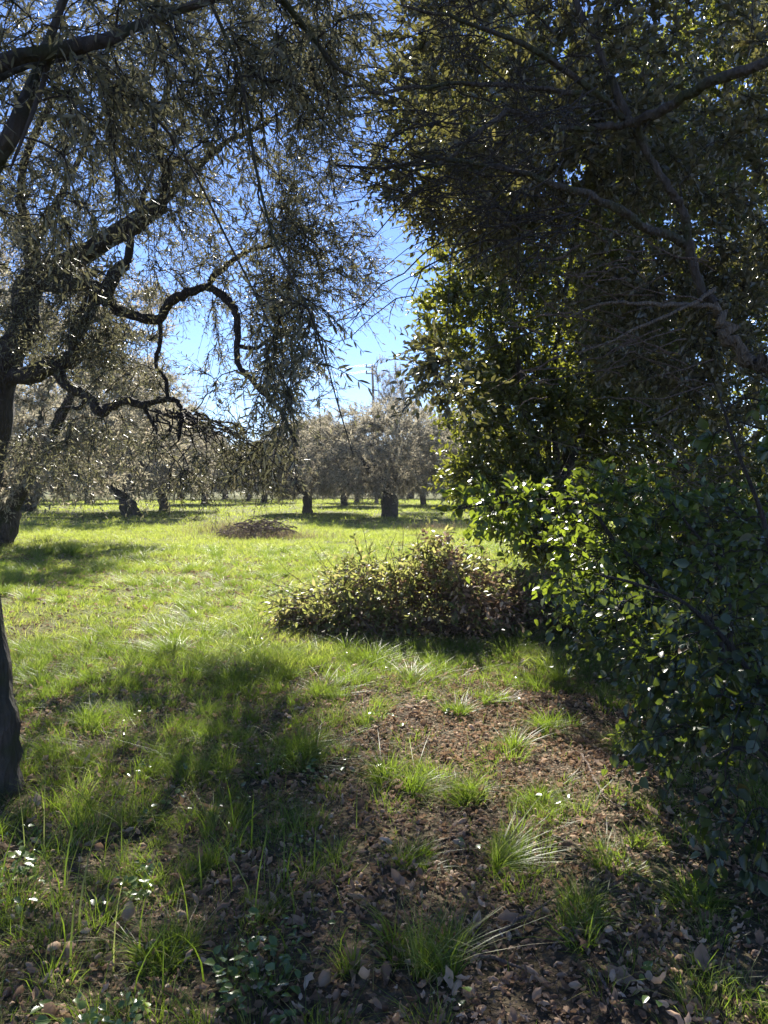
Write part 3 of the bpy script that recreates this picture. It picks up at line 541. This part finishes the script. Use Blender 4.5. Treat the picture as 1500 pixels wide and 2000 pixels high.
def bare(x, y):                          # 0 = thick grass, 1 = bare leaf litter
    f = fbm(x * .9 + 3, y * .9, 40)
    m = np.clip((6.6 - y + .9 * (x - .3)) / 3.5, 0, 1) * .78 + .55 * np.exp(-(((x - .75) / .75) ** 2 + ((y - 5.4) / .8) ** 2)) + .5 * np.exp(-(((x - 2.0) / .7) ** 2 + ((y - 4.6) / .7) ** 2))
    m -= .22 * np.exp(-(((x + 1.3) / .8) ** 2 + ((y - 3.4) / 1.8) ** 2))
    return np.clip(m + (f - .5) * 1.5, 0, 1)
pile = at(830, 1215, 8.0)[:2]
def off_pile(c): return ((c[:, 0] - pile[0]) / 1.45) ** 2 + ((c[:, 1] - pile[1]) / .75) ** 2 > 1
a = Acc()
c = wedge(1.3, 7, 3000); c = c[off_pile(c)]; b_ = bare(c[:, 0], c[:, 1]); c = c[rng.random(len(c)) < 1.0 - b_]
tufts(a, c, U(30, 110, len(c)), U(.03, .09, len(c)), U(.07, .17, len(c)), .0032)
c = wedge(1.3, 7, 45000); c = c[off_pile(c)]; b_ = bare(c[:, 0], c[:, 1]); c = c[rng.random(len(c)) < .62 - .54 * b_]
blades(a, np.stack([*c.T, gz(*c.T) - .005], -1), U(.03, .12, len(c)), U(.0015, .003, len(c)), U(.3, 1.5, len(c)))
print('fg grass', a.n)
c = wedge(5.5, 18, 850); c = c[off_pile(c)]; tufts(a, c, U(50, 170, len(c)), U(.04, .12, len(c)), U(.12, .26, len(c)), .0045, (.3, 1.5), 4)
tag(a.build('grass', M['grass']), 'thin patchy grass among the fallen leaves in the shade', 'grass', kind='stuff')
a = Acc()
c = wedge(6, 13.5, 5200); c = c[off_pile(c)]; thick = 1 - .6 * bare(c[:, 0], c[:, 1]) - .8 * (fbm(c[:, 0] * 1.2, c[:, 1] * 1.2, 99) > .6); c = c[rng.random(len(c)) < thick]; hh = .25 + 1.5 * fbm(c[:, 0] * 1.6, c[:, 1] * 1.6, 77) ** 1.5
tufts(a, c, U(12, 60, len(c)), U(.05, .14, len(c)), U(.08, .19, len(c)) * hh, .0055)
c = wedge(13, 28, 6500); hh = .3 + 1.3 * fbm(c[:, 0] * .9, c[:, 1] * .9, 78); tufts(a, c, 22, U(.08, .2, len(c)), U(.10, .22, len(c)) * hh, .010)
c = wedge(28, 85, 9000, 1.1, 3); tufts(a, c, 12, U(.2, .5, len(c)), U(.12, .24, len(c)), .028)
print('field grass', a.n)
c = wedge(6, 30, 2600, 1.3); c = c[off_pile(c)]; sa = Acc(); tufts(sa, c, 14, U(.05, .16, len(c)), U(.05, .13, len(c)), .006, (.4, 1.1)); tag(sa.build('dry_grass', M['dry_grass']), 'straw coloured dead blades mixed into the meadow grass', 'grass', kind='stuff')
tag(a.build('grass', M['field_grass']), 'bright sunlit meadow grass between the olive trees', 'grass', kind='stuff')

# tufts one can point to: (px, py, height m, radius m, blades, label)
TU = [(455, 1335, .26, .09, 260, 'big shaggy grass tuft in sun at left centre, tallest of the sunny edge'), (338, 1278, .20, .08, 220, 'dark green grass tuft far left of the brush pile, backlit'),
      (640, 1365, .22, .09, 240, 'dense grass tuft directly below the left half of the brush pile'), (1088, 1430, .22, .09, 260, 'round bright grass tuft left of the near laurel shrub'),
      (962, 1375, .15, .07, 180, 'small glowing grass tuft on sunlit dead leaves below the pile'), (888, 1398, .14, .07, 170, 'leaning dark tuft beside the small glowing one'),
      (778, 1545, .24, .09, 240, 'dark tuft in the middle of the shaded ground with a straw base'), (898, 1570, .18, .09, 240, 'yellow-based grass tuft right of the dark middle tuft'),
      (590, 1500, .26, .14, 380, 'wide patch-like tuft of long grass left of middle in the shade'), (1055, 1580, .13, .06, 130, 'little tuft right of the yellow-based one'),
      (985, 1700, .16, .08, 200, 'tuft with one pale curling blade in the lower middle'), (1140, 1820, .18, .08, 200, 'tuft beside a fallen twig at lower right'),
      (1200, 1700, .12, .08, 170, 'low tuft near the long stick at right'), (840, 1900, .24, .10, 260, 'tall dark tuft at the bottom middle edge'), (290, 1900, .14, .09, 220, 'yellowish tuft among glossy low leaves at bottom left'),
      (1000, 1470, .15, .07, 150, 'thin tuft behind the crooked fallen stick'), (170, 1420, .20, .10, 220, 'loose tuft close to the mossy trunk on the left'), (400, 1440, .13, .10, 200, 'flat dark tuft on bare soil left of middle'),
      (810, 1690, .10, .07, 170, 'straw-coloured low tuft in a sun fleck'), (1240, 1480, .20, .12, 260, 'dim grassy clump under the edge of the near laurel'), (85, 1085, .34, .3, 420, 'dark round grass clump near the old olive base'),
      (1370, 1770, .14, .10, 200, 'sparse bluish tuft at the lower right edge'), (480, 1250, .2, .09, 220, 'dark tuft just left of the brush pile'), (735, 1300, .12, .08, 200, 'low yellow tuft at the foot of the brush pile')]
for px, py, h, r, nb, lab in TU:
    D = CH * F / (py - 950)
    for _ in range(3):
        x = (px - 750) / F * D; D = (CH - float(gz(x, D))) * F / (py - 950)
    a = Rel((x, D, float(gz(x, D)))); q_ = 6; cc = np.array([[x, D]]) + rng.normal(0, r * .6, (q_, 2)); tufts(a, cc, (nb * U(.2, .6, q_)), r * U(.3, .8, q_), h * U(.45, 1.15, q_), .0046 if D < 10 else .012, (.15, 1.5), 5)
    o = a.build('grass_tuft', M['grass']); o.location = (x, D, float(gz(x, D))); tag(o, lab, 'grass tuft', 'grass tufts in the foreground')
    a = Rel((x, D, float(gz(x, D)))); tufts(a, np.array([[x, D]]), int(nb * .35), np.array([r * .5]), np.array([h * .35]), .003 if D < 10 else .01, (.3, 1.0), 3); a.build('dry_blades', M['dry_grass'], o)
# tall grass and straw
a = Acc(); c = np.stack([at(q, 1700, 2.7)[:1][0] * np.ones(1) for q in (0,)]).ravel()
pts = np.array([[U(-1.75, -1.0), U(2.3, 3.6)] for _ in range(90)]); pts = np.vstack([pts, np.array([[U(-1.0, -.1), U(2.1, 3.2)] for _ in range(50)])])
blades(a, np.stack([*pts.T, gz(*pts.T)], -1), U(.18, .42, len(pts)), U(.004, .008, len(pts)), U(.2, .9, len(pts)), 6)
tag(a.build('grass', M['grass']), 'long arching grass blades at the bottom left', 'grass', kind='stuff')
def weeds(px, py, rx, ry, n, h, lab, w=.012):
    D = CH * F / (py - 950); x = (px - 750) / F * D; c = np.stack([rng.normal(x, rx, n), rng.normal(D, ry, n)], -1); a = Rel((x, D, float(gz(x, D))))
    blades(a, np.stack([*c.T, gz(*c.T)], -1), U(.4, 1, n) * h, U(w * .5, w, n), U(.3, 1.4, n), 4); o = a.build('dry_weeds', M['dry_grass']); o.location = (x, D, float(gz(x, D))); tag(o, lab, 'weeds', kind='stuff')
weeds(455, 1040, .7, .8, 900, .65, 'pale dry weeds left of the dark branch heap'); weeds(845, 1035, .6, .9, 700, .5, 'pinkish dry weeds beyond the brush pile')
weeds(530, 1052, .9, .35, 900, .42, 'straw coloured weeds around the dark branch heap')

# ------------------------------------------------------------------ leaf litter, herbs, sticks
def scatter(acc, c, kind, size, lift=.012, tilt=.35, wide=(.8, 1.3)):
    n = len(c); P = np.stack([*c.T, gz(*c.T) + U(0, lift, n) + .002], -1); an = U(0, 2 * np.pi, n)
    Z = nrm(np.stack([rng.normal(0, tilt, n), rng.normal(0, tilt, n), np.ones(n)], -1) * np.where(rng.random(n) < .35, -1, 1)[:, None])
    X = np.stack([np.cos(an), np.sin(an), 0 * an], -1); X = nrm(X - (X * Z).sum(1, keepdims=True) * Z); Y = np.cross(Z, X)
    P[:, 2] += U(.05, .3, n) * size[0]
    stamp(acc, *LEAF[kind], P, X, Y, Z, U(*size, n), U(*wide, n))
a = Acc(); c = wedge(1.2, 8, 60000); b_ = bare(c[:, 0], c[:, 1]) * (.35 + 1.3 * fbm(c[:, 0] * 2.2, c[:, 1] * 2.2, 72)); c = c[rng.random(len(c)) < .2 + .75 * b_]; scatter(a, c, 'dead', (.015, .05), .02, .7, (.45, 1.0))
c = wedge(1.2, 7, 2200); scatter(a, c, 'dead', (.04, .085), .025, .6, (.5, 1.05)); c = wedge(8, 16, 5000); scatter(a, c, 'dead', (.04, .08), .03, .5)
c = wedge(1.2, 8, 90000); n_ = fbm(c[:, 0] * 3, c[:, 1] * 3, 71); c = c[n_ + U(-.15, .15, len(c)) > .46]; scatter(a, c, 'fat', (.006, .018), .012, .7)
print('litter', a.n); tag(a.build('leaf_litter', M['dry_leaf']), 'brown and pinkish fallen leaves covering the shaded ground', 'leaves', kind='stuff')
a = Acc(); n = 1500; c = wedge(1.2, 7, n * 2); L = []
for x, y in c[:n]:
    an = U(0, 6.28); l_ = U(.04, .28); d = np.array([math.cos(an), math.sin(an), 0]); p = np.array([x, y, float(gz(x, y)) + U(.004, .02)])
    L.append(np.array([p, p + d * l_ * .5 + rng.normal(0, .008, 3) * [1, 1, .5], p + d * l_ + [0, 0, U(0, .012)]]))
tubes(a, np.array(L), np.linspace(.0016, .0007, 3)[None], 4); tag(a.build('twig_litter', M['deadwood']), 'thin dry twigs scattered among the dead leaves', 'twigs', kind='stuff')
a = Acc(); c = np.vstack([np.stack([U(-1.5, -.25, 800), U(1.7, 2.9, 800)], -1), np.stack([U(-1.6, .1, 420), U(2.8, 5.5, 420)], -1), wedge(1.5, 7, 260)])
keep = fbm(c[:, 0] * 2.6, c[:, 1] * 2.6, 60) > .56; c = c[keep]
P = np.repeat(c, 3, 0) + rng.normal(0, .02, (len(c) * 3, 2)); n = len(P); P3 = np.stack([*P.T, gz(*P.T) + U(.01, .07, n)], -1); an = U(0, 6.28, n)
Z = nrm(np.stack([rng.normal(0, .4, n), rng.normal(0, .4, n), np.ones(n)], -1)); X = np.stack([np.cos(an), np.sin(an), 0 * an], -1); X = nrm(X - (X * Z).sum(1, keepdims=True) * Z); Y = np.cross(Z, X)
stamp(a, *LEAF['broad'], P3, X, Y, Z, U(.018, .042, n), U(.9, 1.3, n)); tag(a.build('ground_cover', M['herb']), 'low glossy broad-leaved plants among the grass at bottom left', 'plants', kind='stuff')
ST = [([(1142, 1482), (1165, 1530), (1190, 1570), (1230, 1600)], .007, 'crooked pale fallen stick right of centre, pointing away'), ([(1085, 1642), (1120, 1660), (1165, 1682)], .007, 'short straight fallen stick in the shaded litter'),
      ([(1245, 1718), (1300, 1745), (1360, 1780)], .007, 'long reddish fallen stick near the lower right tuft'), ([(885, 1870), (960, 1888), (1045, 1920)], .008, 'pale thick fallen twig at the bottom, lying left to right'),
      ([(985, 1842), (1040, 1810), (1100, 1765)], .006, 'dark thin stick rising rightwards in the lower middle'), ([(1180, 1930), (1195, 1965), (1215, 2010)], .006, 'fallen stick running out of the bottom edge'),
      ([(1075, 1880), (1100, 1860), (1130, 1835)], .005, 'short twig crossing leaves at the lower right'), ([(1310, 1620), (1370, 1665), (1430, 1720)], .006, 'thin stick under the hanging near laurel leaves')]
for pts, r, lab in ST:
    Q = []
    for px, py in pts:
        D = (CH - .02) * F / (py - 950); x = (px - 750) / F * D; Q.append([x, D, float(gz(x, D)) + .022 + U(0, .01)])
    ln = smooth_line(Q, 5, .003); a = Rel(ln[0]); limb_mesh(a, ln, r, r * .45, 7, .15); o = a.build('fallen_stick', M['deadwood']); o.location = ln[0]; tag(o, lab, 'stick', 'sticks lying on the leaf litter')
BL = [(490, 1770, .11, 'large pale curled dead leaf left of centre at the bottom'), (668, 1870, .10, 'upright pointed dead leaf near the bottom, left of middle'), (790, 1755, .10, 'broad pale dead leaf in the lower middle'), (1190, 1915, .12, 'tan crumpled dead leaf at bottom right of centre'), (975, 1815, .10, 'light brown dead leaf beside the dark thin stick'), (1390, 1930, .12, 'round brown dead leaf at the lower right corner')]
for px, py, s, lab in BL:
    D = (CH - .03) * F / (py - 950); x = (px - 750) / F * D; a = Acc(); an = U(0, 6.28); X = np.array([[math.cos(an), math.sin(an), .15]]); Z = nrm(np.array([[.2, -.35, 1.]])); X = nrm(X - (X * Z).sum() * Z)
    stamp(a, *LEAF['dead'], np.zeros((1, 3)), X, np.cross(Z, X), Z, np.array([s * .9]), np.array([1.0])); o = a.build('fallen_leaf', M['dry_leaf']); o.location = (x, D, float(gz(x, D)) + .035); tag(o, lab, 'dead leaf', 'large dead leaves on the ground')

# ------------------------------------------------------------------ brush pile
def heap(name, label, cat, cx, cy_, rx, ry, h, nst, nlf, lfm, size, dark=None, leafk='oval', tipup=0, r=.004, prof=None):
    z0 = float(gz(cx, cy_)); root = empty(name, (cx, cy_, z0), label, cat); B = np.array([cx, cy_, z0])
    def H(u): return (prof(u) if prof else 1.)
    n = nst; uv = nrm(rng.normal(0, 1, (n, 2))) * U(0, .96, (n, 1)) ** .6; u, v = uv.T; hh = h * np.sqrt(np.clip(1 - u * u - v * v, .03, 1)) * np.array([H(q) for q in u])
    c = np.stack([u * rx, v * ry, hh * U(0.05, 1, n)], -1); an = U(0, 2 * np.pi, n); d = nrm(np.stack([np.cos(an), np.sin(an) * .6, rng.normal(.1, .35, n)], -1)); L = U(.2, .65, n) * rx * .5
    s = np.linspace(-1, 1, 6)[None, :, None]; ln = c[:, None] + d[:, None] * s * L[:, None, None]; ln[:, :, 2] -= (s[:, :, 0] ** 2) * (L * .25)[:, None]; ln += rng.normal(0, .012 * rx, ln.shape) 
    ln[:, :, 2] = np.maximum(ln[:, :, 2], .01); a = Acc(); tubes(a, ln, (np.linspace(1.4, .5, 6)[None] * U(.5, 1.6, (n, 1)) * r), 4); a.build('branch_tangle', M['deadwood'] if dark is None else dark, root)
    if nlf:
        n = 70; uv = nrm(rng.normal(0, 1, (n, 2))) * U(.1, .95, (n, 1)) ** .5; p0 = np.stack([uv[:, 0] * rx * .8, uv[:, 1] * ry * .8, h * .5 * np.sqrt(1 - (uv ** 2).sum(1))], -1); dr = nrm(np.stack([uv[:, 0] * 1.2, uv[:, 1] * .8, U(.1, .9, n)], -1) + rng.normal(0, .3, (n, 3)))
        s_ = np.linspace(0, 1, 6)[None, :, None]; ln = p0[:, None] + dr[:, None] * s_ * U(.4, .85, (n, 1, 1)) + rng.normal(0, .012, (n, 6, 3)); a = Acc(); tubes(a, ln, np.linspace(.006, .002, 6)[None], 4); a.build('protruding_branches', M['deadwood'], root)
        parts = [(nlf[0], lfm[0], 'green_leaves', None), (nlf[1], lfm[1], 'dry_leaves', 1)]
        for m, mm, nm, right in parts:
            uv = nrm(rng.normal(0, 1, (m, 2))) * U(0, .99, (m, 1)) ** .55; u, v = uv.T; rr = np.sqrt(np.clip(1 - u * u - v * v, .02, 1)); Hq = np.array([H(q) for q in u])
            if right: k_ = rng.random(m) < .45 + .55 * (u > -.05); u, v, rr, Hq = u[k_], v[k_], rr[k_], Hq[k_]; m = len(u)
            P = np.stack([u * rx, v * ry, h * rr * Hq * (U(.0, 1, m) ** .55) * U(.85, 1.1, m) * (.72 + .5 * vnoise(u * 6, v * 4, 31))], -1)
            cav = ((P[:, 0] - .22) / .42) ** 2 + ((P[:, 2] - .30) / .26) ** 2 < 1   # hollow on the near side
            keep = ~(cav & (P[:, 1] < .1)) | (rng.random(m) < .12); P = P[keep]; m = len(P)
            X = nrm(rng.normal(0, 1, (m, 3)) + [0, 0, -.2]); Z = rng.normal(0, .6, (m, 3)) + [0, -.2, .6]; Z = nrm(Z - (Z * X).sum(1, keepdims=True) * X); Y = np.cross(Z, X)
            a = Acc(); stamp(a, *LEAF[leafk if not right else 'dead'], P, X, Y, Z, U(*size, m) * (.8 if right else 1), U(.8, 1.3, m))
            k_ = 260 if right is None else 80; uv = nrm(rng.normal(0, 1, (k_, 2))) * U(0.1, .97, (k_, 1)) ** .5; u, v = uv.T; Hq = np.array([H(q) for q in u])
            if right: u = np.abs(u) * .8 + .1; v = v * .9; Hq = np.array([H(q) for q in u])
            tp = np.stack([u * rx, v * ry, h * np.sqrt(np.clip(1 - u * u - v * v, .03, 1)) * Hq * .95], -1); dr = nrm(np.stack([u * 1.2, v, (.45 if not right else .05) + 0 * u], -1))
            tl, lf = sprigs(tp, dr, 2, (.2, .5), 12, size, bias=(0, 0, .1), spread=.5, droop=.4, pair=False); stamp(a, *LEAF[leafk], *lf)
            o = a.build(nm, mm, root); a = Acc(); tubes(a, tl, np.linspace(.0035, .0015, 5)[None], 4); a.build('sprig_stems', M['deadwood'], root)
    return root
prof = lambda u: .74 + .36 * math.exp(-((u - .02) / .25) ** 2) + .13 * math.sin(u * 11) + .06 * math.sin(u * 27) - .22 * max(0, -u - .3)
heap('brush_pile', 'big heap of cut laurel branches, green and browning leaves, in the sunlit grass', 'brush pile', pile[0], pile[1], 1.62, .8, .82, 520, (7000, 9500), (M['wilt_leaf'], M['dry_leaf']), (.05, .095), prof=prof, r=.0045)
p = at(505, 1047, 22); heap('branch_heap', 'low dark heap of pruned olive branches on the meadow, left of centre', 'branch heap', p[0], 22, 1.15, .9, .55, 330, None, None, None, r=.010, dark=M['deadwood'])

# ------------------------------------------------------------------ air
m, n, l = mat('air'); pv = n.new('ShaderNodeVolumePrincipled'); pv.inputs['Color'].default_value = (.86, .9, 1, 1); pv.inputs['Density'].default_value = .0005; pv.inputs['Anisotropy'].default_value = .0
l.new(pv.outputs[0], n.new('ShaderNodeOutputMaterial').inputs['Volume'])
a = Acc(); v = np.array([(x, y, z) for z in (-3, 14) for y in (-62, 302) for x in (-252, 252)]); a.add(v, [[(0, 2, 3, 1), (4, 5, 7, 6), (0, 1, 5, 4), (1, 3, 7, 5), (3, 2, 6, 7), (2, 0, 4, 6)]])
tag(a.build('haze', m, smooth=False), 'faint pale haze in the air', 'haze', kind='stuff')

print('objects', len(sc.objects), 'time', round(time.time() - T0, 1))
